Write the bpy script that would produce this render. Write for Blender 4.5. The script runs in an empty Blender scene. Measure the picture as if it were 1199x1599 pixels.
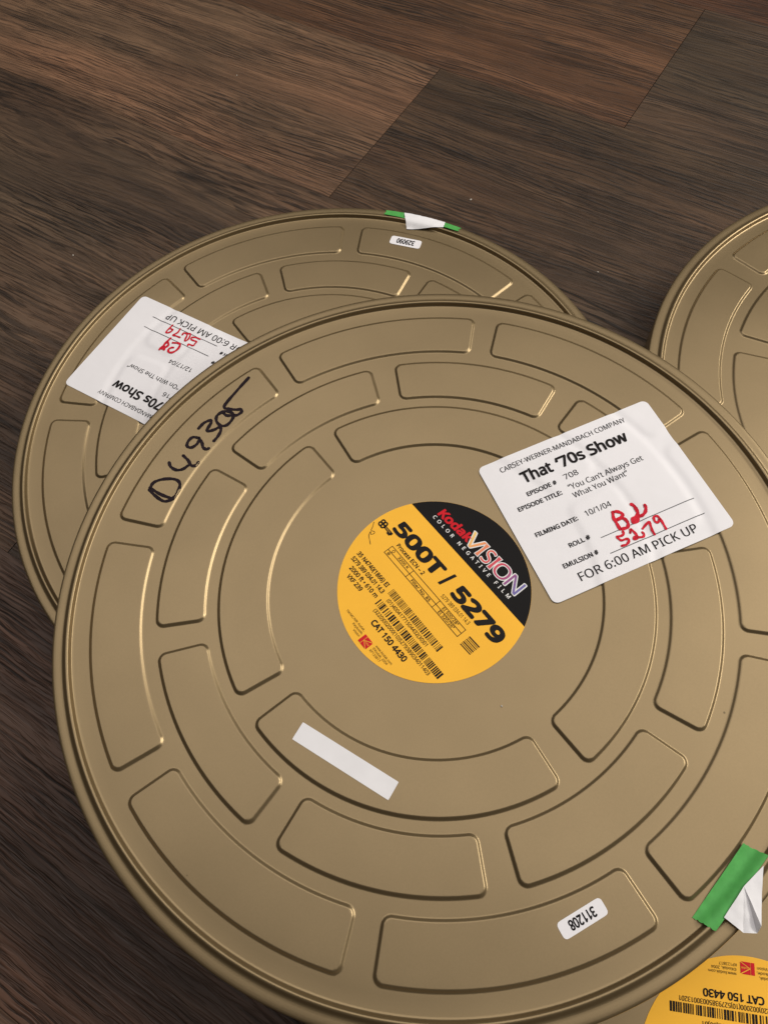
import bpy, bmesh, math, random
import numpy as np
from mathutils import Matrix, Vector, noise as mnoise

random.seed(7)
U = 0.168                      # one plan unit (outer bead of the embossed ring) in metres
FLOOR = -0.46                  # floor height in plan units, 0 = plate of the top can
scene = bpy.context.scene
COL = scene.collection
def R(a): return math.radians(a)

# ------------------------------------------------------------------ camera
cam_d = bpy.data.cameras.new('camera'); cam = bpy.data.objects.new('camera', cam_d); COL.objects.link(cam)
t_, s_ = 0.46666049, 0.05578417
ct, st, cs, ss = math.cos(t_), math.sin(t_), math.cos(s_), math.sin(s_)
Rx = Matrix(((1,0,0),(0,ct,-st),(0,st,ct))); Ry = Matrix(((cs,0,ss),(0,1,0),(-ss,0,cs)))
M4 = (Ry @ Rx).to_4x4(); M4.translation = Vector((-0.02766*U, -0.80555*U, (2.09011-FLOOR)*U))
cam.matrix_world = M4
cam_d.sensor_fit = 'VERTICAL'; cam_d.sensor_height = 36.0; cam_d.lens = 1195/1599*36.0
cam_d.clip_start = 0.01; cam_d.clip_end = 50
scene.camera = cam

# ------------------------------------------------------------------ light
world = bpy.data.worlds.new('World'); scene.world = world; world.use_nodes = True
bg = world.node_tree.nodes['Background']
bg.inputs[0].default_value = (1.0, 0.80, 0.62, 1); bg.inputs[1].default_value = 0.03
def area(name, loc, target, sx, sy, power, col):
    d = bpy.data.lights.new(name, 'AREA'); d.shape = 'RECTANGLE'; d.size = sx; d.size_y = sy; d.energy = power; d.color = col
    o = bpy.data.objects.new(name, d); COL.objects.link(o); o.location = loc
    o.rotation_euler = (Vector(target)-Vector(loc)).to_track_quat('-Z', 'Y').to_euler()
    return o
area('window_lamp', (2.00, 0.50, 1.60), (0.0, 0.0, 0), 1.9, 0.42, 50, (1.0, 0.95, 0.86))
area('ceiling_lamp', (0.25, 0.85, 2.30), (0.22, 0.75, 0), 4.4, 2.4, 55, (1.0, 0.95, 0.91))
scene.view_settings.view_transform = 'Standard'; scene.view_settings.look = 'None'
scene.view_settings.exposure = 0.0; scene.view_settings.gamma = 1.0
try: scene.view_settings.use_curve_mapping = False
except Exception: pass

# ------------------------------------------------------------------ materials
def new_mat(name):
    m = bpy.data.materials.new(name); m.use_nodes = True
    return m, m.node_tree.nodes, m.node_tree.links, m.node_tree.nodes['Principled BSDF']
def plain(name, col, rough=0.6, spec=0.4, var=0.06, scale=60.0, metallic=0.0, bump=0.0, bscale=900.0):
    m, n, l, p = new_mat(name)
    p.inputs['Roughness'].default_value = rough; p.inputs['Specular IOR Level'].default_value = spec; p.inputs['Metallic'].default_value = metallic
    tc = n.new('ShaderNodeTexCoord'); no = n.new('ShaderNodeTexNoise'); no.inputs['Scale'].default_value = scale; no.inputs['Detail'].default_value = 4
    l.new(tc.outputs['Object'], no.inputs['Vector'])
    mr = n.new('ShaderNodeMapRange'); mr.inputs[1].default_value = 0.3; mr.inputs[2].default_value = 0.7
    mr.inputs[3].default_value = 1-var; mr.inputs[4].default_value = 1+var
    l.new(no.outputs[0], mr.inputs[0])
    mx = n.new('ShaderNodeVectorMath'); mx.operation = 'SCALE'; mx.inputs[0].default_value = col; l.new(mr.outputs[0], mx.inputs['Scale'])
    l.new(mx.outputs[0], p.inputs['Base Color'])
    if bump > 0:
        nb = n.new('ShaderNodeTexNoise'); nb.inputs['Scale'].default_value = bscale; nb.inputs['Detail'].default_value = 3
        l.new(tc.outputs['Object'], nb.inputs['Vector'])
        b = n.new('ShaderNodeBump'); b.inputs['Strength'].default_value = bump; b.inputs['Distance'].default_value = 0.0002
        l.new(nb.outputs[0], b.inputs['Height']); l.new(b.outputs[0], p.inputs['Normal'])
    return m

def gold_material():
    m, n, l, p = new_mat('gold_lacquered_steel')
    p.inputs['Metallic'].default_value = 0.70; p.inputs['Specular IOR Level'].default_value = 0.5
    tc = n.new('ShaderNodeTexCoord')
    def noise(scale, det=3):
        x = n.new('ShaderNodeTexNoise'); x.inputs['Scale'].default_value = scale; x.inputs['Detail'].default_value = det
        l.new(tc.outputs['Object'], x.inputs['Vector']); return x
    big = noise(13, 5); fine = noise(1400, 2)
    r1 = n.new('ShaderNodeMapRange'); r1.inputs[1].default_value = .3; r1.inputs[2].default_value = .7; r1.inputs[3].default_value = .32; r1.inputs[4].default_value = .40
    l.new(big.outputs[0], r1.inputs[0]); l.new(r1.outputs[0], p.inputs['Roughness'])
    f1 = n.new('ShaderNodeMapRange'); f1.inputs[1].default_value = .3; f1.inputs[2].default_value = .7; f1.inputs[3].default_value = .975; f1.inputs[4].default_value = 1.025
    l.new(fine.outputs[0], f1.inputs[0])
    # a few dust specks and dull spots on the lacquer
    vo = n.new('ShaderNodeTexVoronoi'); vo.inputs['Scale'].default_value = 34; l.new(tc.outputs['Object'], vo.inputs['Vector'])
    dot = n.new('ShaderNodeMapRange'); dot.inputs[1].default_value = .010; dot.inputs[2].default_value = .022; dot.inputs[3].default_value = .45; dot.inputs[4].default_value = 1.0
    l.new(vo.outputs['Distance'], dot.inputs[0])
    dull = n.new('ShaderNodeMapRange'); dull.inputs[1].default_value = .3; dull.inputs[2].default_value = .7; dull.inputs[3].default_value = .96; dull.inputs[4].default_value = 1.04
    l.new(noise(22, 6).outputs[0], dull.inputs[0])
    m1 = n.new('ShaderNodeMath'); m1.operation = 'MULTIPLY'; l.new(f1.outputs[0], m1.inputs[0]); l.new(dot.outputs[0], m1.inputs[1])
    m2 = n.new('ShaderNodeMath'); m2.operation = 'MULTIPLY'; l.new(m1.outputs[0], m2.inputs[0]); l.new(dull.outputs[0], m2.inputs[1])
    mx = n.new('ShaderNodeVectorMath'); mx.operation = 'SCALE'; mx.inputs[0].default_value = (0.247, 0.181, 0.096); l.new(m2.outputs[0], mx.inputs['Scale'])
    l.new(mx.outputs[0], p.inputs['Base Color'])
    b = n.new('ShaderNodeBump'); b.inputs['Strength'].default_value = .05; b.inputs['Distance'].default_value = .0001
    l.new(fine.outputs[0], b.inputs['Height']); l.new(b.outputs[0], p.inputs['Normal'])
    return m
GOLD = gold_material()
PAPER = plain('white_label_paper', (.79, .775, .80), .55, .3, .02, 40)
TAPE_W = plain('white_tape', (.78, .77, .79), .6, .3, .03, 80, bump=.15)
YELLOW = plain('yellow_label_print', (.92, .48, .034), .5, .25, .03, 45)
BLACK = plain('black_label_print', (.006, .005, .005), .5, .12, .1, 60)
INK = plain('black_ink', (.010, .008, .008), .5, .12, .1, 200)
INK_SMALL = plain('worn_black_ink', (.035, .022, .012), .5, .12, .1, 200)
MARKER = plain('marker_ink', (.012, .006, .009), .5, .12, .25, 300)
REDPEN = plain('red_marker_ink', (.56, .012, .030), .5, .12, .18, 350)
REDPRINT = plain('red_print', (.58, .012, .022), .5, .12, .05, 200)
WHITEPRINT = plain('white_print', (.78, .77, .76), .45, .4, .03, 200)
GREEN = plain('green_paper_tape', (.075, .35, .075), .6, .3, .08, 300, bump=.25)
GREYLINE = plain('grey_ink', (.06, .06, .065), .5, .3, .1, 200)
CRUMB = plain('pale_crumb', (.42, .38, .33), .7, .3, .1, 900)
SMUDGE = plain('faint_smudge', (.60, .31, .045), .5, .3, .1, 300)
def attr_mat(name):
    m, n, l, p = new_mat(name); a = n.new('ShaderNodeAttribute'); a.attribute_name = 'tint'
    l.new(a.outputs['Color'], p.inputs['Base Color']); p.inputs['Roughness'].default_value = .45; return m
RAINBOW = attr_mat('gradient_print')

def wood_material():
    m, n, l, p = new_mat('wood_plank')
    uv = n.new('ShaderNodeUVMap'); uv.uv_map = 'plank'
    sep = n.new('ShaderNodeSeparateXYZ'); l.new(uv.outputs[0], sep.inputs[0])
    sd = n.new('ShaderNodeAttribute'); sd.attribute_name = 'seed'
    ti = n.new('ShaderNodeAttribute'); ti.attribute_name = 'tint'
    he = n.new('ShaderNodeAttribute'); he.attribute_name = 'heart'
    def math_(op, a, b=None, c=None):
        x = n.new('ShaderNodeMath'); x.operation = op
        for i, v in enumerate((a, b, c)):
            if v is None: continue
            if isinstance(v, (int, float)): x.inputs[i].default_value = v
            else: l.new(v, x.inputs[i])
        return x.outputs[0]
    def vec(su, sv, vv=None, dz=0.0):
        c = n.new('ShaderNodeCombineXYZ')
        l.new(math_('MULTIPLY', sep.outputs[0], su), c.inputs[0]); l.new(math_('MULTIPLY', vv if vv is not None else sep.outputs[1], sv), c.inputs[1])
        l.new(math_('ADD', sd.outputs['Fac'], dz), c.inputs[2]); return c.outputs[0]
    def noise(v, det=3, rough=.55):
        x = n.new('ShaderNodeTexNoise'); x.inputs['Scale'].default_value = 1; x.inputs['Detail'].default_value = det; x.inputs['Roughness'].default_value = rough
        l.new(v, x.inputs['Vector']); return x.outputs[0]
    def ramp(x, a, b, c=0., d=1.):
        r = n.new('ShaderNodeMapRange'); r.interpolation_type = 'SMOOTHSTEP'
        for i, v in zip((1, 2, 3, 4), (a, b, c, d)): r.inputs[i].default_value = v
        l.new(x, r.inputs[0]); return r.outputs[0]
    w1 = noise(vec(3.6, 15, dz=3.1), 1.5, .5); w2 = noise(vec(38, 150, dz=5.7), 1.5)
    vw = math_('ADD', sep.outputs[1], math_('ADD', math_('MULTIPLY', math_('SUBTRACT', w1, .5), .026), math_('MULTIPLY', math_('SUBTRACT', w2, .5), .0030)))
    g1 = noise(vec(9, 340, vw, 1.0), 1.0, .5)     # ring lines
    g2 = noise(vec(48, 900, vw, 2.0), 1.5, .5)     # pores, short
    g3 = noise(vec(5, 95, vw, 8.0), 3, .5)         # broad bands
    g4 = noise(vec(13, 390, vw, 30.0), 1.0, .5)    # pale ridges
    tone = noise(vec(4.0, 15, dz=11.0), 4, .6)
    hue = noise(vec(3.0, 10, dz=17.0), 3, .55)
    area_ = ramp(noise(vec(5.5, 26, dz=25.0), 3, .55), .36, .60, .25, 1.0)     # where the grain is open
    # growth rings: the board is a slice beside the heart of the log, so lines run straight or close into arches
    off = math_('SUBTRACT', vw, he.outputs['Fac'])
    deep = math_('MULTIPLY_ADD', noise(vec(1.5, 1.2, dz=41.0), 2, .5), .115, -.022)
    rad_ = math_('SQRT', math_('ADD', math_('MULTIPLY', off, off), math_('MULTIPLY', deep, deep)))
    ph = math_('ADD', math_('MULTIPLY', rad_, 310.), math_('MULTIPLY', noise(vec(11, 40, dz=51.0), 2, .55), 2.2))
    fr = math_('FRACT', ph)
    late = math_('MULTIPLY', ramp(fr, .42, .72), ramp(fr, 1.0, .94))
    dash = ramp(noise(vec(22, 260, vw, 61.0), 2, .65), .42, .54, .12, 1.0)
    streak = math_('MULTIPLY', math_('MAXIMUM', math_('MULTIPLY', late, dash), math_('MULTIPLY', ramp(g1, .46, .40), .6)), math_('MULTIPLY_ADD', area_, .75, .25))
    pore = math_('MULTIPLY', ramp(g2, .46, .36), math_('MULTIPLY_ADD', area_, .7, .3))
    ridge = math_('MULTIPLY', ramp(g4, .55, .64), area_)
    band = ramp(g3, .36, .64, .72, 1.14)
    tn = ramp(tone, .32, .68, .68, 1.26)
    k = math_('MULTIPLY', math_('MULTIPLY_ADD', streak, -.90, 1.24), math_('MULTIPLY_ADD', pore, -.46, 1.06))
    k = math_('MULTIPLY', k, math_('MULTIPLY_ADD', ridge, .22, .98))
    k = math_('MULTIPLY', math_('MULTIPLY', k, band), tn)
    # knots
    kn = n.new('ShaderNodeTexVoronoi'); kn.inputs['Scale'].default_value = 1; kn.inputs['Randomness'].default_value = 1
    l.new(vec(5.0, 11, math_('ADD', sep.outputs[1], math_('MULTIPLY', math_('SUBTRACT', w2, .5), .03)), 21.), kn.inputs['Vector'])
    knot = ramp(kn.outputs['Distance'], .02, .10, .40, 1.0)
    k = math_('MULTIPLY', k, knot)
    hm = n.new('ShaderNodeMix'); hm.data_type = 'RGBA'; hm.blend_type = 'MULTIPLY'; hm.inputs[0].default_value = 1
    cr = n.new('ShaderNodeValToRGB'); e = cr.color_ramp.elements
    e[0].position = .36; e[0].color = (.98, .99, .95, 1); e[1].position = .64; e[1].color = (1.12, .98, .90, 1)
    l.new(hue, cr.inputs[0]); l.new(ti.outputs['Color'], hm.inputs[6]); l.new(cr.outputs[0], hm.inputs[7])
    mx = n.new('ShaderNodeVectorMath'); mx.operation = 'SCALE'; l.new(hm.outputs[2], mx.inputs[0]); l.new(k, mx.inputs['Scale'])
    l.new(mx.outputs[0], p.inputs['Base Color'])
    l.new(ramp(g2, .3, .6, .62, .46), p.inputs['Roughness']); p.inputs['Specular IOR Level'].default_value = .32
    b = n.new('ShaderNodeBump'); b.inputs['Strength'].default_value = .5; b.inputs['Distance'].default_value = .0006
    l.new(math_('MULTIPLY', math_('ADD', streak, pore), -1.0), b.inputs['Height']); l.new(b.outputs[0], p.inputs['Normal'])
    return m
WOOD = wood_material()
GAP = plain('dark_seam', (.008, .006, .005), .9, .1)

# ------------------------------------------------------------------ mesh helpers
def link_mesh(name, verts, faces, mat, parent=None, smooth=False):
    me = bpy.data.meshes.new(name); me.from_pydata([tuple(map(float, v)) for v in verts], [], [tuple(f) for f in faces]); me.update()
    mats = mat if isinstance(mat, (list, tuple)) else [mat]
    for x in mats: me.materials.append(x)
    if smooth: me.polygons.foreach_set('use_smooth', np.ones(len(me.polygons), dtype=bool))
    o = bpy.data.objects.new(name, me); COL.objects.link(o)
    if parent is not None: o.parent = parent
    return o
def tag(o, label=None, cat=None, group=None, kind=None):
    for k, v in (('label', label), ('category', cat), ('group', group), ('kind', kind)):
        if v: o[k] = v
    return o
class Soup:
    def __init__(s): s.v = []; s.f = []; s.c = []
    def add(s, v, f, c=None):
        b = len(s.v); s.v += [tuple(x) for x in v]; s.f += [tuple(i+b for i in q) for q in f]
        s.c += [c]*len(v) if (c is None or isinstance(c, tuple)) else list(c)
    def build(s, name, mat, parent, smooth=False):
        o = link_mesh(name, s.v, s.f, mat, parent, smooth)
        if s.c and s.c[0] is not None:
            a = o.data.color_attributes.new('tint', 'FLOAT_COLOR', 'POINT')
            for i, c in enumerate(s.c): a.data[i].color = (c[0], c[1], c[2], 1)
        return o

# ------------------------------------------------------------------ the floor (planks of one laminate floor)
AX = R(-31.3); T = np.array((math.cos(AX), math.sin(AX))); N_ = np.array((-math.sin(AX), math.cos(AX)))
PW = 1.072; PL = 7.25
rows = {0: [-1.490], 1: [-0.467], -1: [3.3], -2: [-1.534], -3: [1.9], 2: [0.9], -4: [-2.6], 3: [-1.9], -5: [.8]}
special = {(0, -1): (.122, .078, .052), (0, 0): (.056, .037, .024), (1, -1): (.082, .049, .030), (1, 0): (.060, .044, .031),
           (-1, -1): (.074, .052, .036), (-2, -1): (.080, .053, .037), (-2, 0): (.074, .050, .036), (-3, -1): (.066, .043, .034), (2, -1): (.085, .042, .026), (2, 0): (.090, .046, .030), (-4, -1): (.088, .058, .043), (-4, 0): (.085, .057, .044)}
V, F, UVs, TI, SE, HE = [], [], [], [], [], []
rng = random.Random(3)
for k in range(-9, 14):
    lo, hi = 1.621+PW*k, 1.621+PW*(k+1)
    j0 = rows.get(k, [rng.uniform(-3.5, 3.5)])[0]
    for j in range(-3, 3):
        a, b = j0+PL*j, j0+PL*(j+1)
        g, gl = .0016, .0007
        c = special.get((k, j)) or tuple(x*rng.uniform(.75, 1.15) for x in (.08, .054, .037))
        base = len(V)
        for (u, v) in ((a+g, lo+gl), (b-g, lo+gl), (b-g, hi-gl), (a+g, hi-gl)):
            P = T*u+N_*v; V.append((P[0]*U, P[1]*U, 0.0)); UVs.append((u*U, v*U))
        c = (c[0]*.92, c[1]*.835, c[2]*.74); F.append((base, base+1, base+2, base+3)); TI.append(c); SE.append(rng.uniform(0, 60)); HE.append((lo+hi)/2*U+rng.choice((-1, 1))*rng.uniform(.05, .19))
        # bevelled edges down into the seam
        for (u, v) in ((a, lo), (b, lo), (b, hi), (a, hi)):
            P = T*u+N_*v; V.append((P[0]*U, P[1]*U, -0.0012)); UVs.append((u*U, v*U))
        for i in range(4):
            F.append((base+i, base+4+i, base+4+(i+1) % 4, base+(i+1) % 4)); TI.append(tuple(x*.35 for x in c)); SE.append(SE[-1]); HE.append(HE[-1])
nb = len(V)
V += [(-6, -6, -.003), (6, -6, -.003), (6, 6, -.003), (-6, 6, -.003)]; UVs += [(0, 0)]*4; F.append((nb, nb+1, nb+2, nb+3)); TI.append((.01, .01, .01)); SE.append(0); HE.append(0)
floor = link_mesh('floor', V, F, [WOOD, GAP]); me = floor.data
me.polygons[len(F)-1].material_index = 1
uvl = me.uv_layers.new(name='plank')
me.attributes.new('tint', 'FLOAT_COLOR', 'FACE'); me.attributes.new('seed', 'FLOAT', 'FACE'); me.attributes.new('heart', 'FLOAT', 'FACE')
at = me.attributes['tint']; sd_ = me.attributes['seed']; he_ = me.attributes['heart']; uvl = me.uv_layers['plank']
for i, pgn in enumerate(me.polygons):
    at.data[i].color = (*TI[i], 1); sd_.data[i].value = SE[i]; he_.data[i].value = HE[i]
    for li in pgn.loop_indices: uvl.data[li].uv = UVs[me.loops[li].vertex_index]
tag(floor, kind='structure')

# ------------------------------------------------------------------ the embossed lid
RINGS = [(.855, 1.001, 100.4, 45.0, 40.3), (.668, .808, 123.1, 45.0, 39.0), (.484, .628, 168.6, 90.0, 82.0)]
HP, SW, RC = .0062, .0114, .022          # panel height, slope width, corner radius
RIM = [(1.050, 0), (1.0535, .0002), (1.0560, .0012), (1.0575, .0032), (1.0590, .0080), (1.0602, .0118), (1.0618, .0142), (1.0642, .0154), (1.0668, .0156), (1.0692, .0150),
       (1.0715, .0132), (1.0745, .0098), (1.0775, .0066), (1.0805, .0050), (1.0840, .0045), (1.0900, .0047), (1.0980, .0047), (1.1050, .0046), (1.1092, .0038), (1.1118, .0018), (1.1132, -.0016), (1.1137, -.0070),
       (1.1138, -.016), (1.1138, -.14), (1.1150, -.145), (1.1150, -.152), (1.1120, -.154)]
RIMR = np.array([p[0] for p in RIM]); RIMZ = np.array([p[1] for p in RIM])
def panel_h(r, th):
    """height of the embossed panels (plan units); th in degrees in the lid's own frame"""
    h = np.zeros(np.broadcast(r, th).shape)
    for (a, b, c0, pitch, span) in RINGS:
        rc, hr = (a+b)/2, (b-a)/2
        d = (th-c0+pitch/2) % pitch-pitch/2
        qx = np.abs(r-rc)-hr+RC; qy = r*np.radians(np.abs(d)-span/2)+RC
        sd = np.hypot(np.maximum(qx, 0), np.maximum(qy, 0))+np.minimum(np.maximum(qx, qy), 0)-RC
        x = np.clip(.5-sd/SW, 0, 1)
        h = np.maximum(h, HP*(x*x*(3-2*x)))
    return h
_wr = np.random.RandomState(4)
WAVES = [(_wr.uniform(-9, 9), _wr.uniform(-9, 9), _wr.uniform(0, 6.28)) for _ in range(9)]
def wave(r, th):
    """the pressing is not perfectly flat: a slight, slow waviness of the plate"""
    x = r*np.cos(np.radians(th)); y = r*np.sin(np.radians(th)); z = np.zeros(np.broadcast(r, th).shape)
    for kx, ky, p_ in WAVES: z = z+.00020*np.sin(kx*x+ky*y+p_)
    return z*np.clip((1.05-r)/.12, 0, 1)*np.clip((r-.30)/.2, 0, 1)
def lid_h(x, y, rot):
    r = np.hypot(x, y); th = np.degrees(np.arctan2(y, x))-rot
    h = panel_h(r, th)+wave(r, th)
    return np.where(r > 1.05, np.interp(r, RIMR[:23], RIMZ[:23]), h)
def drape(x, y, rot, rad=.012, n=16):
    """height of a sheet lying over the relief: softened lid height"""
    x = np.asarray(x, float); y = np.asarray(y, float)
    ring = lambda k, q, m: (k*math.cos(6.2832*q/m), k*math.sin(6.2832*q/m))
    if rad < .006:
        acc = lid_h(x, y, rot)*1.0
        for q in range(8): dx, dy = ring(rad, q, 8); acc = acc+lid_h(x+dx, y+dy, rot)
        return acc/9
    acc = 0.0; offs = [(0, 0)]+[ring(rad*k, q, 8) for k in (.5, 1.0) for q in range(8)]
    for (ax, ay) in offs:              # highest point near by, then softened: the sheet bridges the steps
        mxh = lid_h(x+ax, y+ay, rot)
        for q in range(8): dx, dy = ring(rad*1.02, q, 8); mxh = np.maximum(mxh, lid_h(x+ax+dx, y+ay+dy, rot))
        acc = acc+mxh
    return acc/len(offs)
def lid_mesh():
    rs = set(np.round(np.arange(0, 1.0501, .03), 4))
    for (a, b, *_ ) in RINGS:
        for e in (a, b):
            rs |= set(np.round(np.arange(e-.0084, e+.0085, .0012), 4)); s = 1 if e == a else -1
            rs |= set(np.round(np.arange(e+s*.010, e+s*.034, s*.003), 4))
    rs = sorted(x for x in rs if x > .001 and x < 1.0499)
    ths = set(np.round(np.arange(0, 360, 1.2), 3))
    for (a, b, c0, pitch, span) in RINGS:
        rc = (a+b)/2; st_ = math.degrees(.0013/rc)
        for i in range(int(round(360/pitch))):
            for sg in (-1, 1):
                e = c0+i*pitch+sg*span/2
                ths |= set(np.round((e+np.arange(-7, 8)*st_) % 360, 3)); ths |= set(np.round((e-sg*(8+np.arange(1, 9)*2.2)*st_) % 360, 3))
    tl = sorted(ths); out = [tl[0]]
    for x in tl[1:]:
        if x-out[-1] > .035: out.append(x)
    th = np.array(out); n = len(th)
    rr = np.array(list(rs)+[p[0] for p in RIM]); zz = np.array([0.0]*len(rs)+[p[1] for p in RIM])
    RRm, TH = np.meshgrid(rr, th, indexing='ij')
    Z = zz[:, None]+np.where(RRm < 1.05, panel_h(RRm, TH), 0)
    Z = Z+np.where(RRm < 1.05, wave(RRm, TH), 0)
    X = RRm*np.cos(np.radians(TH)); Y = RRm*np.sin(np.radians(TH))
    co = np.stack([X, Y, Z], -1).reshape(-1, 3)*U
    co = np.vstack([co, [[0, 0, 0]]]); m = len(rr)
    i, j = np.meshgrid(np.arange(m-1), np.arange(n), indexing='ij'); j2 = (j+1) % n
    quads = np.stack([i*n+j, (i+1)*n+j, (i+1)*n+j2, i*n+j2], -1).reshape(-1, 4)
    jj = np.arange(n); tris = np.stack([np.full(n, m*n), jj, (jj+1) % n], -1)
    me = bpy.data.meshes.new('lid')
    me.vertices.add(len(co)); me.vertices.foreach_set('co', co.ravel().astype(np.float32))
    loops = np.concatenate([quads.ravel(), tris.ravel()]).astype(np.int32)
    me.loops.add(len(loops)); me.loops.foreach_set('vertex_index', loops)
    starts = np.concatenate([np.arange(len(quads))*4, len(quads)*4+np.arange(len(tris))*3]).astype(np.int32)
    me.polygons.add(len(starts)); me.polygons.foreach_set('loop_start', starts)
    me.update(calc_edges=True); me.validate()
    me.polygons.foreach_set('use_smooth', np.ones(len(me.polygons), dtype=bool)); me.materials.append(GOLD)
    return me
def body_mesh(name, h):
    """the deep half of the can, its wall inside the lid's skirt; h in plan units"""
    prof = [(.0, -h+.006), (.90, -h+.006), (.93, -h+.006), (.945, -h), (1.05, -h), (1.085, -h+.004), (1.098, -h+.014), (1.1, -h+.03), (1.1, -.02), (1.085, -.012)]
    n = 160; v, f = [], []
    for (r, z) in prof:
        for q in range(n): v.append((r*math.cos(2*math.pi*q/n)*U, r*math.sin(2*math.pi*q/n)*U, z*U))
    for a in range(len(prof)-1):
        for q in range(n): f.append((a*n+q, (a+1)*n+q, (a+1)*n+(q+1) % n, a*n+(q+1) % n))
    me = bpy.data.meshes.new(name); me.from_pydata(v, [], f); me.update(); me.materials.append(GOLD)
    me.polygons.foreach_set('use_smooth', np.ones(len(me.polygons), dtype=bool)); return me
LID = lid_mesh(); H = .223; BODY = body_mesh('base', H)

PAPER_RAD = .0121
class Can:
    def __init__(s, c, z, rot, label):
        s.rot = rot; s.root = bpy.data.objects.new('film_can', None); COL.objects.link(s.root)
        s.root.empty_display_size = .05
        s.root.location = (c[0]*U, c[1]*U, (z-FLOOR-H)*U)
        tag(s.root, label, 'film can', 'gold film cans on the floor')
        s.lid = bpy.data.objects.new('lid', LID); COL.objects.link(s.lid); s.lid.parent = s.root
        s.lid.location = (0, 0, H*U); s.lid.rotation_euler = (0, 0, R(rot))
        b = bpy.data.objects.new('base', BODY); COL.objects.link(b); b.parent = s.root; b.location = (0, 0, H*U)
    def up(s, x, y, dz, rad=.012):     # plan coords in the can's frame -> metres
        z = drape(x, y, s.rot, rad)
        if rad == PAPER_RAD: z = HP*.42+z*.58          # stiff label paper bridges the hollows instead of sinking in
        z = z+dz
        return np.stack([np.asarray(x)*U, np.asarray(y)*U, (z+H)*U], -1)

# ------------------------------------------------------------------ writing
_cache = {}
FONT = None
try:                                   # Blender's own bundled interface font (a plain sans); its built-in font otherwise
    import os
    FONT = bpy.data.fonts.load(os.path.join(bpy.utils.system_resource('DATAFILES', path='fonts'), 'NotoSansHebrew-Regular.woff2'))
except Exception: FONT = None
def glyphs(body, bold=0.0, shear=0.0, spacing=1.0):
    key = (body, bold, shear, spacing)
    if key in _cache: return _cache[key]
    cu = bpy.data.curves.new('lettering', 'FONT'); cu.body = body; cu.size = 1; cu.offset = bold; cu.shear = shear; cu.space_character = spacing; cu.resolution_u = 4
    if FONT: cu.font = FONT
    o = bpy.data.objects.new('lettering', cu); COL.objects.link(o)
    dg = bpy.context.evaluated_depsgraph_get(); dg.update()
    me = bpy.data.meshes.new_from_object(o.evaluated_get(dg))
    v = np.array([x.co[:2] for x in me.vertices]); f = [tuple(p.vertices) for p in me.polygons]
    bpy.data.objects.remove(o); bpy.data.curves.remove(cu); bpy.data.meshes.remove(me)
    _cache[key] = (v, f); return v, f
CAP = None
def text(soup, place, body, p0, p1, cap, bold=0.0, shear=0.0, spacing=1.0, col=None, grow=0.0):
    """set body from p0 to p1 (left and right end of the baseline), capitals cap high, in the sheet's own frame"""
    global CAP
    if CAP is None: CAP = float(glyphs('H')[0][:, 1].max())
    v, f = glyphs(body, 0.0, shear, spacing)
    m = 0.0 if grow else max(bold, 0.0)
    x0, x1 = v[:, 0].min()-m, v[:, 0].max()+m
    p0 = np.array(p0, float); p1 = np.array(p1, float); d = p1-p0; w = np.hypot(*d); d = d/w; nrm = np.array((-d[1], d[0]))
    c = None
    if col is not None: c = [col(t) for t in (v[:, 0]-x0)/(x1-x0)]
    offs = [(0, 0)]
    if bold > 0: offs += [(bold*math.cos(R(a)), bold*math.sin(R(a))) for a in range(0, 360, 45 if bold < .03 else 30)]
    for k, (ox, oy) in enumerate(offs):          # a heavier face: the outline struck several times round itself
        q = p0+np.outer((v[:, 0]+ox-x0)/(x1-x0)*w, d)+np.outer((v[:, 1]+oy+m)*cap/(CAP+2*m), nrm)
        soup.add(place(q, .00003*k), f, c)
def poly(soup, place, pts): soup.add(place(np.array(pts, float)), [tuple(range(len(pts)))])
def bar(soup, place, a, b, w, sub=1):
    a = np.array(a, float); b = np.array(b, float); d = (b-a)/np.hypot(*(b-a)); n = np.array((-d[1], d[0]))*w/2
    ts = np.linspace(0, 1, sub+1); P = [a+(b-a)*t for t in ts]
    soup.add(place(np.array([p-n for p in P]+[p+n for p in P])), [(i, i+1, sub+2+i, sub+1+i) for i in range(sub)])
def smooth_path(pts, sub=8):
    P = [np.array(p, float) for p in pts]; P = [2*P[0]-P[1]]+P+[2*P[-1]-P[-2]]; out = []
    for i in range(1, len(P)-2):
        for k in range(sub):
            t = k/sub; a, b, c, d = P[i-1], P[i], P[i+1], P[i+2]
            out.append(.5*((2*b)+(c-a)*t+(2*a-5*b+4*c-d)*t*t+(3*b-a-3*c+d)*t**3))
    out.append(P[-2]); return np.array(out)
def stroke(soup, place, pts, w, seed=0, sub=8):
    """a pen stroke: a ribbon with round ends and slightly uneven width"""
    p = smooth_path(pts, sub); rn = random.Random(seed); n = len(p)
    L = np.zeros((n, 2)); Rr = np.zeros((n, 2)); ph = rn.uniform(0, 6)
    for i in range(n):
        d = p[min(i+1, n-1)]-p[max(i-1, 0)]; d = d/max(np.hypot(*d), 1e-9); nn = np.array((-d[1], d[0]))
        ww = w*.5*(1+.13*math.sin(i*.55+ph)+.07*math.sin(i*1.7+ph))
        L[i] = p[i]+nn*ww; Rr[i] = p[i]-nn*ww
    soup.add(place(np.vstack([L, Rr])), [(i, n+i, n+i+1, i+1) for i in range(n-1)])
    for e in (0, n-1):
        ring = [p[e]+w*.5*np.array((math.cos(t), math.sin(t))) for t in np.linspace(0, 2*math.pi, 13)[:-1]]
        soup.add(place(np.array(ring)), [tuple(range(12))])
def blob_strokes(can_place, parts, w, soup, seed=0):
    for i, s in enumerate(parts):
        pl = (lambda z: (lambda q: can_place(q, z)))(i*.00006)
        stroke(soup, pl, s, w, seed+i)

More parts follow.
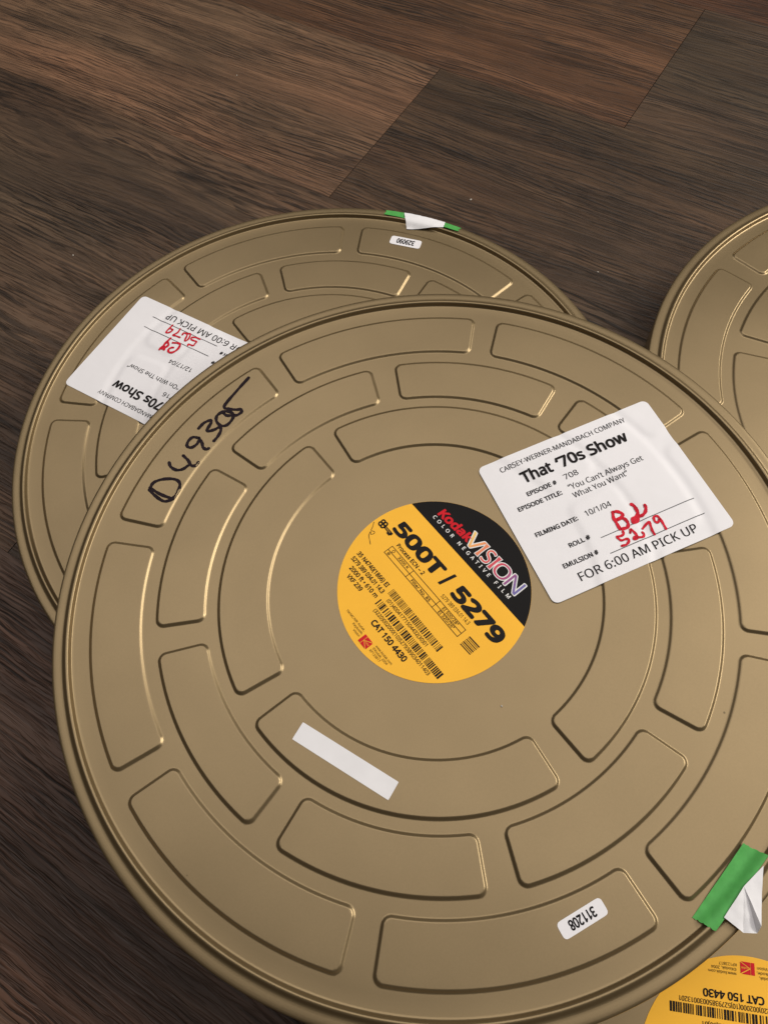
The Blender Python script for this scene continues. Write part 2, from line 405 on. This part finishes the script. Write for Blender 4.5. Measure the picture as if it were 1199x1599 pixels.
# frames: place(q) for a sheet with centre c and turn a on a can
def frame(can, c, a, dz, rad=.012):
    ca, sa = math.cos(R(a)), math.sin(R(a))
    def place(q, extra=0.0):
        q = np.asarray(q, float); x = c[0]+q[:, 0]*ca-q[:, 1]*sa; y = c[1]+q[:, 0]*sa+q[:, 1]*ca
        return can.up(x, y, dz+extra, rad)
    return place
def rounded_rect(w, h, r, n=6):
    pts = []
    for (cx, cy, a0) in ((w/2-r, h/2-r, 0), (-w/2+r, h/2-r, 90), (-w/2+r, -h/2+r, 180), (w/2-r, -h/2+r, 270)):
        for k in range(n+1): t = R(a0+90*k/n); pts.append((cx+r*math.cos(t), cy+r*math.sin(t)))
    return pts
def sheet(name, can, c, a, w, h, r, mat, dz, res=.006, rad=.012, wrinkle=0.0, corner=None):
    """a sticker: a fine grid cut to a rounded rectangle, draped over the relief, with a small thickness"""
    nx, ny = max(2, int(w/res)), max(2, int(h/res))
    xs = np.linspace(-w/2, w/2, nx+1); ys = np.linspace(-h/2, h/2, ny+1)
    def sq(x, y):                       # pull the grid's corners onto the rounded outline
        qx = abs(x)-(w/2-r); qy = abs(y)-(h/2-r)
        if qx > 0 and qy > 0:
            k = max(qx, qy)/math.hypot(qx, qy); return (math.copysign(w/2-r+qx*k, x), math.copysign(h/2-r+qy*k, y))
        return (x, y)
    q = np.array([sq(x, y) for y in ys for x in xs])
    pl = frame(can, c, a, dz, rad); P = pl(q)
    if wrinkle:
        for i, (x, y) in enumerate(q): P[i, 2] += wrinkle*U*(mnoise.noise(Vector((x*14+c[0]*9, y*14, c[1]*5)))*.6+mnoise.noise(Vector((x*40, y*40, 3.0)))*.4)
    v = list(map(tuple, P)); f = [(j*(nx+1)+i, j*(nx+1)+i+1, (j+1)*(nx+1)+i+1, (j+1)*(nx+1)+i) for j in range(ny) for i in range(nx)]
    ring = [i for i in range(nx)]+[j*(nx+1)+nx for j in range(ny)]+[ny*(nx+1)+i for i in range(nx, 0, -1)]+[j*(nx+1) for j in range(ny, 0, -1)]
    b = len(v); m = len(ring)
    for i in ring: v.append(v[i])
    for i in ring: v.append((v[i][0], v[i][1], v[i][2]-dz*U*.9))
    for i in range(m): f.append((b+i, b+m+i, b+m+(i+1) % m, b+(i+1) % m))
    return link_mesh(name, v, f, mat, can.root, True)

def barcode(soup, place, x0, x1, y0, y1, seed):
    rn = random.Random(seed); x = x0; mod = (x1-x0)/150
    while x < x1:
        w = rn.choice((1, 1, 1, 2, 2, 3))*mod; g = rn.choice((1, 1, 2, 2, 3))*mod
        w = min(w, x1-x); poly(soup, place, [(x, y0), (x+w, y0), (x+w, y1), (x, y1)]); x += w+g

def lerp_cols(t):
    stops = [(0, (.86, .62, .16)), (.18, (.80, .30, .10)), (.40, (.66, .06, .06)), (.66, (.52, .03, .10)), (.84, (.20, .07, .26)), (1, (.13, .12, .36))]
    for (a, ca), (b, cb) in zip(stops, stops[1:]):
        if t <= b: k = max(0, (t-a)/(b-a)); return tuple(x+(y-x)*k for x, y in zip(ca, cb))
    return stops[-1][1]

LR = .281
def round_label(can, a, c=(0, 0), lines=None, shift=0.0):
    fr = lambda dz: (lambda q, e=0.0: frame(can, c, a, dz, .002)(np.asarray(q, float)*LR, e))
    n = 128; ang = [2*math.pi*k/n for k in range(n)]
    top = fr(.0011)(np.array([(math.cos(t), math.sin(t)) for t in ang])); low = fr(.0001)(np.array([(math.cos(t), math.sin(t)) for t in ang]))
    disc = link_mesh('round_label', list(top)+list(low), [tuple(range(n))]+[(k, n+k, n+(k+1) % n, (k+1) % n) for k in range(n)], YELLOW, can.root)
    A = fr(.0015); Bp = fr(.0019); Cp = fr(.0023); D = fr(.0027)
    t0 = math.asin(.435); seg = [(math.cos(t)*.9985, math.sin(t)*.9985) for t in np.linspace(t0, math.pi-t0, 70)]
    s = Soup(); poly(s, A, seg); s.build('black_panel', BLACK, disc)
    s = Soup()
    text(s, Bp, '500T', (-.800, .074), (-.060, .074), .168, bold=.046)
    poly(s, Bp, [(-.015, .066), (.020, .066), (.062, .262), (.027, .262)])
    text(s, Bp, '5279', (.158, .074), (.868, .072), .176, bold=.050)
    text(s, Bp, 'CAT 150 4430', (-.107, -.744+shift*1.6), (.424, -.742+shift*1.6), .066, bold=.030)
    for (b_, p0, p1) in (('35 N4740(1866) EI', (-.806, -.392), (-.303, -.383)), ('5279 389 034.01 14.3', (-.800, -.473), (-.281, -.464)),
                         ('2000 ft • 610 m', (-.724, -.555), (-.284, -.545)), ('VXF 239', (-.668, -.632), (-.443, -.624))):
        text(s, Bp, b_, p0, p1, .050, bold=.022)
    text(s, Bp, 'Process ECN – 2', (-.612, -.010), (-.178, -.010), .046, bold=.018)
    text(s, Bp, '5279 389 034.01 14.3', (.124, -.010), (.529, .004), .042, bold=.0)
    s.build('bold_lettering', INK, disc)
    s = Soup()
    x0, x1, ya, ym, yb = -.634, .557, -.043, -.100, -.153
    for y in (ya, ym, yb): bar(s, Bp, (x0, y), (x1, y), .006)
    for x in (x0, -.272, .158, x1): bar(s, Cp, (x, ya+.003), (x, yb-.003), .006)
    text(s, Bp, '3200 K', (-.492, -.086), (-.328, -.086), .030, bold=.01)
    text(s, Bp, 'Filter No. 85', (-.205, -.143), (.092, -.143), .032, bold=.012)
    text(s, Bp, 'EI 500/28°', (.234, -.086), (.470, -.086), .034, bold=.008)
    text(s, Bp, 'EI 320/26°', (.234, -.141), (.470, -.141), .034, bold=.008)
    for k in range(8): bar(s, Cp, (-.590+.010*math.cos(k*.785), -.127+.010*math.sin(k*.785)), (-.590+.020*math.cos(k*.785), -.127+.020*math.sin(k*.785)), .005)
    stroke(s, Bp, [(-.590+.007*math.cos(k*.9), -.127+.007*math.sin(k*.9)) for k in range(8)], .004)
    stroke(s, Bp, [(-.577+.014*math.cos(k*.8-.9), -.071+.014*math.sin(k*.8-.9)) for k in range(7)]+[(-.585, -.088), (-.572, -.088)], .005)
    s.build('ruled_table', INK_SMALL, disc)
    s = Soup()
    barcode(s, Bp, -.243, .552, -.412+shift, -.332+shift, 4); barcode(s, Bp, -.240, .786 if not lines else .738, -.583+shift, -.503+shift, 9)
    s.build('barcode', INK, disc)
    s = Soup()
    nums = lines or ('(01)40041771504432(30)01', '(3220)002000(10)52793890340 11403'.replace(' ', ''))
    text(s, Bp, nums[0], (-.190, -.472+shift), (.437, -.467+shift), .040, bold=.008)
    text(s, Bp, nums[1], (-.192, -.642+shift), (.678 if not lines else .632, -.636+shift), .040, bold=.008)
    for (b_, p0, p1) in (('TM/MC/MR: Kodak,', (-.366, -.858), (-.076, -.851)), ('Keykode,', (-.212, -.893), (-.058, -.888)), ('Vision', (-.156, -.930), (-.062, -.926)),
                         ('www.kodak.com', (.122, -.855), (.369, -.852)), ('©Kodak, 2004', (.121, -.892), (.342, -.888)), ('KP123817', (.117, -.929), (.273, -.925))):
        text(s, Bp, b_, p0, p1, .024)
    # striped block and key mark
    for k in range(7): bar(s, Bp, (.632, -.060-.0195*k), (.778, -.055-.0195*k), (.013, .005, .009, .005, .012, .006, .010)[k])
    s.build('small_lettering', INK_SMALL, disc)
    s = Soup()
    for k in range(4):
        cx, cy = -.905+.026*math.cos(R(45+90*k)), .042+.026*math.sin(R(45+90*k))
        stroke(s, lambda q, kk=k: Bp(q, .00008*kk), [(cx+.021*math.cos(t), cy+.021*math.sin(t)) for t in np.linspace(0, 2*math.pi, 9)], .016, k, 4)
    poly(s, Bp, [(-.868, .052), (-.742, .052), (-.742, .018), (-.754, .018), (-.754, .002), (-.800, .002), (-.800, .018), (-.868, .022)])
    s.build('key_symbol', INK, disc)
    s = Soup(); text(s, Cp, 'film', (-.852, .026), (-.775, .026), .016); 
    s.build('key_lettering', YELLOW, disc)
    # pen squiggle along the edge
    s = Soup()
    stroke(s, Bp, [(-.985, -.022), (-.950, -.065), (-.925, -.105), (-.895, -.088), (-.876, -.100), (-.890, -.135), (-.918, -.118), (-.895, -.160), (-.850, -.185), (-.800, -.212)], .0055, 3)
    s.build('pen_squiggle', INK_SMALL, disc)
    # black panel writing
    s = Soup(); text(s, Bp, 'Kodak', (-.628, .564), (-.160, .590), .108, bold=.042, shear=.10)
    s.build('red_lettering', REDPRINT, disc)
    s = Soup()
    text(s, Bp, 'COLOR NEGATIVE FILM', (-.631, .503), (.577, .505), .043, bold=.016, spacing=1.85)
    s.build('white_lettering', WHITEPRINT, disc)
    X = [(-.205, .005), (.000, .030), (.045, .145), (.150, .178), (.198, .385), (.410, .585)]
    out = Soup(); inn = Soup()
    vis = [('V', -.212, -.020), ('I', -.020, .020), ('S', .050, .148), ('I', .172, .212), ('O', .224, .408), ('N', .420, .588)]
    y0, y1 = .578, .745
    for (ch, a_, b_) in vis:
        fn = lambda t, a_=a_, b_=b_: lerp_cols((a_+(b_-a_)*t+.212)/.80)
        h_ = y1-y0+(.012 if ch in 'SO' else 0)
        if ch == 'I':
            m_ = (a_+b_)/2
            sh = lambda g: [(m_-.020-g, y0-g), (m_+.020+g, y0-g), (m_+.013+g, y0+.05), (m_+.013+g, y1-.05), (m_+.022+g, y1+g), (m_-.022-g, y1+g), (m_-.013-g, y1-.05), (m_-.013-g, y0+.05)]
            poly(out, Bp, sh(.009)); q = np.array(sh(0)); inn.add(D(q), [tuple(range(len(q)))], [lerp_cols((x+.212)/.80) for x in q[:, 0]])
        else:
            text(out, Bp, ch, (a_, y0), (b_, y0), y1-y0, bold=.032, grow=1)
            text(inn, D, ch, (a_, y0), (b_, y0), y1-y0, bold=0, col=fn, grow=1)
    out.build('outlined_lettering', WHITEPRINT, disc); inn.build('gradient_lettering', RAINBOW, disc)
    # red emblem with a cut-out K
    s = Soup(); x0, x1, y0, y1 = -.040, .085, -.953, -.853
    poly(s, Bp, [(x0, y0), (x0+.033, y0), (x0+.033, y1), (x0, y1)])
    poly(s, Bp, [(x0+.038, (y0+y1)/2+.004), (x1-.008, y1), (x0+.038, y1)])
    poly(s, Bp, [(x0+.038, (y0+y1)/2-.004), (x0+.038, y0), (x1-.008, y0)])
    poly(s, Bp, [(x0+.045, (y0+y1)/2), (x1, y0+.004), (x1, y1-.004)])
    s.build('red_emblem', REDPRINT, disc)
    s = Soup(); text(s, Cp, 'Kodak', (x0+.056, (y0+y1)/2-.008), (x1-.006, (y0+y1)/2-.008), .018); s.build('emblem_lettering', YELLOW, disc)
    return disc

def paper_label(can, c, a, ep, title, date, pen, red, wrinkle, dx=0.0, dr=(-.0781, .0074)):
    p = sheet('paper_label', can, c, a, .600, .492, .020, PAPER, .0016, rad=PAPER_RAD, wrinkle=wrinkle)
    P0 = frame(can, c, a, .0022+wrinkle*.9, PAPER_RAD); s = Soup()
    P = lambda q, e=0.0: P0(np.asarray(q, float)+np.array((dx, 0.0)), e)      # the print sits a little off on the second label
    text(s, P, 'CARSEY-WERNER-MANDABACH COMPANY', (-.2386, .2000), (.2019, .2010), .0172)
    text(s, P, 'FOR 6:00 AM PICK UP', (-.1946, -.2155), (.1934, -.2185), .0270, bold=.002)
    text(s, P, ep, (-.0744, .0945), (-.0270, .0955), .0185)
    for (b_, p0, p1) in title: text(s, P, b_, p0, p1, .0185)
    text(s, P, date, (dr[0], -.0415), (dr[1], -.0415), .0185)
    s.build('lettering', INK, p)
    s = Soup()
    text(s, P, 'That', (-.1925, .1365), (-.0895, .1360), .0400, bold=.030); text(s, P, '‘70s Show', (-.0725, .1360), (.1743, .1355), .0400, bold=.030)
    for (b_, p0, p1) in (('EPISODE #', (-.2032, .0925), (-.1029, .0925)), ('EPISODE TITLE:', (-.2520, .0565), (-.1054, .0550)),
                         ('FILMING DATE:', (-.2451, -.0400), (-.1059, -.0415)), ('ROLL #', (-.1722, -.1102), (-.1032, -.1102)), ('EMULSION #', (-.2200, -.1615), (-.1061, -.1622))):
        text(s, P, b_, p0, p1, .0150, bold=.022)
    s.build('bold_lettering', INK, p)
    s = Soup()
    bar(s, P, (-.0762, -.1195), (.2411, -.1195), .0022, 40); bar(s, P, (-.0771, -.1746), (.2411, -.1752), .0022, 40)
    s.build('ruled_line', GREYLINE, p)
    s = Soup(); P2 = frame(can, c, a, .0026+wrinkle*.9, PAPER_RAD)
    blob_strokes(P2, red[:4], pen, s, 11); blob_strokes(P2, red[4:], pen*.76, s, 31); s.build('red_handwriting', REDPEN, p)
    return p

# ================================================================== the cans
can1 = Can((0, 0), 0.0, 0.0, 'gold film can lying on top of the others, black handwriting scrawled near its left rim')
can2 = Can((-.397, .718), -.237, 5.8, 'gold film can under the top one with an upside down white paper label')
can3 = Can((1.905, .735), -.237, 12.7, 'bare gold film can at the right edge with no label in view')
can4 = Can((.745, -1.22), -.237, 20.0, 'shaded gold film can at bottom right showing an upside down yellow round label')

round_label(can1, -52.146)
round_label(can4, 172.0, lines=('(01)40041771504432(30)01', '(3220)002000(10)52793850030013201'), shift=.030)

RED1 = [
    [(-0.0024, -0.0611), (-0.0097, -0.0789), (-0.0108, -0.0972), (-0.0118, -0.1188)],
    [(-0.0016, -0.0615), (0.0099, -0.0644), (0.0203, -0.0763), (0.0153, -0.0846), (-0.0045, -0.0884)],
    [(-0.0045, -0.0884), (0.0154, -0.0917), (0.0201, -0.1091), (0.0124, -0.1218), (0.0034, -0.1223), (-0.0118, -0.1188)],
    [(0.0620, -0.0599), (0.0664, -0.0690), (0.0659, -0.0878), (0.0611, -0.0974), (0.0478, -0.1031), (0.0376, -0.1054), (0.0355, -0.1161), (0.0479, -0.1172), (0.0591, -0.1060), (0.0722, -0.1061), (0.0841, -0.1010), (0.0930, -0.0909), (0.0958, -0.0803)],
    [(0.0421, -0.1052), (0.0467, -0.1120), (0.0394, -0.1168)],
    [(-0.0080, -0.1287), (-0.0106, -0.1367), (-0.0206, -0.1390), (-0.0324, -0.1370), (-0.0296, -0.1486), (-0.0256, -0.1527)],
    [(-0.0256, -0.1527), (-0.0094, -0.1544), (-0.0071, -0.1612), (-0.0194, -0.1692), (-0.0347, -0.1678)],
    [(0.0093, -0.1412), (0.0157, -0.1326), (0.0200, -0.1415), (0.0219, -0.1562), (0.0164, -0.1651), (0.0086, -0.1638), (0.0146, -0.1574), (0.0236, -0.1639), (0.0365, -0.1675), (0.0435, -0.1615), (0.0426, -0.1542)],
    [(0.0501, -0.1438), (0.0638, -0.1373), (0.0774, -0.1331), (0.0749, -0.1459), (0.0713, -0.1604), (0.0713, -0.1743)],
    [(0.1091, -0.1383), (0.1000, -0.1458), (0.0938, -0.1383), (0.0981, -0.1262), (0.1080, -0.1261), (0.1119, -0.1373), (0.1113, -0.1557), (0.1098, -0.1735)]]
paper_label(can1, (.5192, .2821), 23.15, '708', [('“You Can’t Always Get', (-.0800, .0585), (.1762, .0560)), ('What You Want”', (-.0786, .0290), (.1090, .0290))],
            '10/1/04', .0098, RED1, .0005)
RED2 = [
    [(0.0422, -0.1068), (0.0198, -0.1156), (0.0087, -0.1096), (0.0062, -0.0873), (0.0152, -0.0680), (0.0290, -0.0637), (0.0370, -0.0742), (0.0314, -0.0859), (0.0258, -0.0888)],
    [(0.0635, -0.1209), (0.0665, -0.0971), (0.0664, -0.0764), (0.0699, -0.0569)],
    [(0.0659, -0.1033), (0.0508, -0.0905), (0.0540, -0.0740), (0.0523, -0.0632)],
    [(0.0627, -0.0784), (0.0621, -0.0639)],
    [(-0.0429, -0.1721), (-0.0250, -0.1716), (-0.0098, -0.1637), (-0.0143, -0.1541), (-0.0361, -0.1566), (-0.0377, -0.1456), (-0.0374, -0.1337), (-0.0176, -0.1322), (-0.0178, -0.1249)],
    [(0.0323, -0.1566), (0.0323, -0.1671), (0.0169, -0.1677), (0.0110, -0.1528), (0.0069, -0.1386), (0.0014, -0.1400), (-0.0017, -0.1535), (0.0055, -0.1736), (0.0147, -0.1718)],
    [(0.0579, -0.1764), (0.0560, -0.1563), (0.0648, -0.1382), (0.0492, -0.1404), (0.0328, -0.1414)],
    [(0.0962, -0.1776), (0.0975, -0.1618), (0.0990, -0.1429), (0.0942, -0.1348), (0.0843, -0.1445), (0.0813, -0.1581), (0.0904, -0.1594)]]
paper_label(can2, (-.998+.397, 1.0127-.718), 149.8, '716', [('“On With The Show”', (-.066, .0470), (.1791, .0505))], '12/17/04', .0088, RED2, .0006, -.046, (-.0590, .0490))

# number stickers
def number_sticker(can, c, a, w, h, body):
    p = sheet('number_sticker', can, c, a, w, h, .010, PAPER, .0014, rad=.004)
    s = Soup(); text(s, frame(can, c, a, .0020, .004), body, (-w*.29, -h*.29), (w*.29, -h*.29), h*.58, bold=.030); s.build('printed_number', INK, p)
number_sticker(can1, (.3282, -.8501), 207.7, .124, .0405, '311208')
number_sticker(can2, (-.0680+.397, 1.6090-.718), 162.1, .130, .045, '329090')

# the blank strip of white tape on the top can
sheet('white_tape_strip', can1, (-.2476, -.4830), -31.2, .300, .0520, .0012, TAPE_W, .0016, rad=.004)

# black marker writing: "DU9305"
INKS = [[(-0.885, 0.3533), (-0.8506, 0.3298), (-0.8083, 0.3113)], [(-0.8862, 0.3458), (-0.863, 0.3228), (-0.8329, 0.3032), (-0.8059, 0.3102)],
        [(-0.8851, 0.3473), (-0.8762, 0.3706), (-0.8487, 0.3823), (-0.8128, 0.3822), (-0.7934, 0.3705), (-0.7901, 0.3504), (-0.7987, 0.3233), (-0.8124, 0.309)],
        [(-0.8349, 0.4432), (-0.8275, 0.4275), (-0.8079, 0.4151), (-0.7880, 0.4175), (-0.7720, 0.4300)], [(-0.7916, 0.4677), (-0.7735, 0.449), (-0.7614, 0.4305), (-0.7465, 0.43), (-0.7400, 0.4410)],
        [(-0.7464, 0.5321), (-0.7676, 0.5365), (-0.7819, 0.5211), (-0.783, 0.5031), (-0.7687, 0.4973), (-0.753, 0.5084), (-0.7434, 0.525), (-0.7352, 0.5131), (-0.7303, 0.4971), (-0.7190, 0.4890), (-0.7110, 0.4920)],
        [(-0.7529, 0.5699), (-0.7367, 0.591), (-0.7167, 0.6001), (-0.7134, 0.5901), (-0.7241, 0.5597), (-0.7014, 0.5626), (-0.683, 0.5727), (-0.678, 0.5591), (-0.6851, 0.5379), (-0.697, 0.5197)],
        [(-0.687, 0.6286), (-0.6973, 0.6141), (-0.6953, 0.5949), (-0.6798, 0.578), (-0.6614, 0.579), (-0.6468, 0.5958), (-0.6409, 0.6175), (-0.6522, 0.63), (-0.6759, 0.6337), (-0.689, 0.6248)],
        [(-0.6752, 0.627), (-0.6627, 0.6172), (-0.6372, 0.6173)],
        [(-0.6029, 0.7681), (-0.6408, 0.7124), (-0.6755, 0.6547), (-0.6581, 0.6429), (-0.6344, 0.6393), (-0.6182, 0.6398), (-0.6158, 0.6286), (-0.6302, 0.6171), (-0.6419, 0.6186)]]
s = Soup(); blob_strokes(frame(can1, (0, 0), 0, .0007, .003), INKS, .0104, s, 40); s.build('handwriting', MARKER, can1.root)

# tape over the rims
def wrap(can, x, y, dz, rad):
    """a point of a tape lying over the lid and down over its outer edge"""
    r = math.hypot(x, y)
    if r < 1.108: return can.up(np.array([x]), np.array([y]), dz, rad)[0]
    e = r-1.108; ang = min(e/.012, 1.0)*math.pi/2; ro = 1.108+.010*math.sin(ang); z = .0040-.012*(1-math.cos(ang))-max(0, e-.019)
    return np.array((x/r*ro*U, y/r*ro*U, (z+dz+H)*U))
def tape(name, can, quad, nu, nv, mat, dz, rad=.010, rough=None):
    """quad: corners in order along the tape's one long edge and back along the other"""
    a, b, c, d = [np.array(q, float) for q in quad]; v, f = [], []; rn = random.Random(17)
    e0 = [rn.uniform(-.012, .012) for _ in range(nv+1)]; e1 = [rn.uniform(-.012, .012) for _ in range(nv+1)]
    for j in range(nv+1):
        for i in range(nu+1):
            t, w = i/nu, j/nv
            tt = t+(e0[j]*(1-t)**6+e1[j]*t**6)*(rough or 0)
            q = (a*(1-tt)+b*tt)*(1-w)+(d*(1-tt)+c*tt)*w
            P = wrap(can, q[0], q[1], dz, rad)
            P[2] += .0012*U*mnoise.noise(Vector((q[0]*30, q[1]*30, 1.7))); v.append(P)
    f = [(j*(nu+1)+i, j*(nu+1)+i+1, (j+1)*(nu+1)+i+1, (j+1)*(nu+1)+i) for j in range(nv) for i in range(nu)]
    ob = link_mesh(name, v, f, mat, can.root, True)
    return ob
c2 = np.array((-.397, .718))
def k2(*pts): return [tuple(np.array(p)-c2) for p in pts]
tape('green_tape', can2, k2((-.1600, 1.7690), (.1470, 1.6590), (.2000, 1.7300), (-.1250, 1.8500)), 40, 18, GREEN, .0012, .008, 1.0)
tape('white_tape', can2, k2((-.0630, 1.6870), (.0890, 1.6730), (.1160, 1.7900), (-.0760, 1.8300)), 26, 22, TAPE_W, .0030, .014, .5)
tape('green_tape', can1, [(.7366, -.6858), (.5865, -.8476), (.6310, -.8760), (.7860, -.7150)], 40, 14, GREEN, .0014, .012, .6)

# torn, folded white backing hanging over the top can's edge
def flap(name, can, tri, mat, n=14, curl=0.0):
    A, B_, C = [np.array(p, float) for p in tri]; v, f, idx = [], [], {}
    for i in range(n+1):
        for j in range(n+1-i):
            a, b = i/n, j/n; q = A*(1-a-b)+B_*a+C*b
            q = q+np.array((0, 0, curl*4*a*b+curl*2*(1-a-b)*(a+b)*.8+.0016*mnoise.noise(Vector((q[0]*45, q[1]*45, .5)))))
            idx[i, j] = len(v); v.append((q[0]*U, q[1]*U, (q[2]+H)*U))
    for i in range(n):
        for j in range(n-i):
            f.append((idx[i, j], idx[i+1, j], idx[i, j+1]))
            if i+j < n-1: f.append((idx[i+1, j], idx[i+1, j+1], idx[i, j+1]))
    return v, f
s = Soup()
apex, hi, tip, lowl, mid, rr_ = (.7131, -.7813, .021), (.7690, -.7370, .018), (.7300, -.8650, .034), (.6540, -.8470, .019), (.6930, -.8790, .016), (.7240, -.8800, .016)
for tri, cu in (((apex, lowl, mid), .002), ((apex, mid, rr_), .003), ((apex, rr_, tip), .002), ((apex, tip, hi), -.003)):
    s.add(*flap('x', can1, tri, TAPE_W, 14, cu))
s.build('torn_backing_paper', TAPE_W, can1.root, True)

# ------------------------------------------------------------------ crumbs and lint
def crumb(x, y, z, size, label, seed):
    bm = bmesh.new(); bmesh.ops.create_icosphere(bm, subdivisions=2, radius=size)
    for v in bm.verts:
        v.co *= 1+.35*mnoise.noise(v.co*900+Vector((seed, 0, 0))); v.co.z *= .6; v.co.x *= 1.3
    me = bpy.data.meshes.new('crumb'); bm.to_mesh(me); bm.free(); me.materials.append(CRUMB)
    o = bpy.data.objects.new('crumb', me); COL.objects.link(o); o.location = (x*U, y*U, z+size*.5); o.rotation_euler = (0, 0, seed)
    tag(o, label, 'crumb', 'pale crumbs and specks')
crumb(.2351, 2.0995, 0, .0008, 'pale crumb on the dark floorboard, right above the tape on the far rim', 1)
crumb(-1.6112, 1.8535, 0, .0006, 'pale crumb on the reddish floorboard left of the upside down paper label', 2)
crumb(.7599, 1.6225, 0, .0005, 'tiny pale crumb on the floorboard between the two back cans', 3)
crumb(-.9551, 3.1095, 0, .0005, 'tiny pale crumb on the lightest brown floorboard at the top left', 4)
crumb(.172, -.345, (-FLOOR)*U, .0004, 'tiny pale speck on the top can lid below its round yellow label', 5)
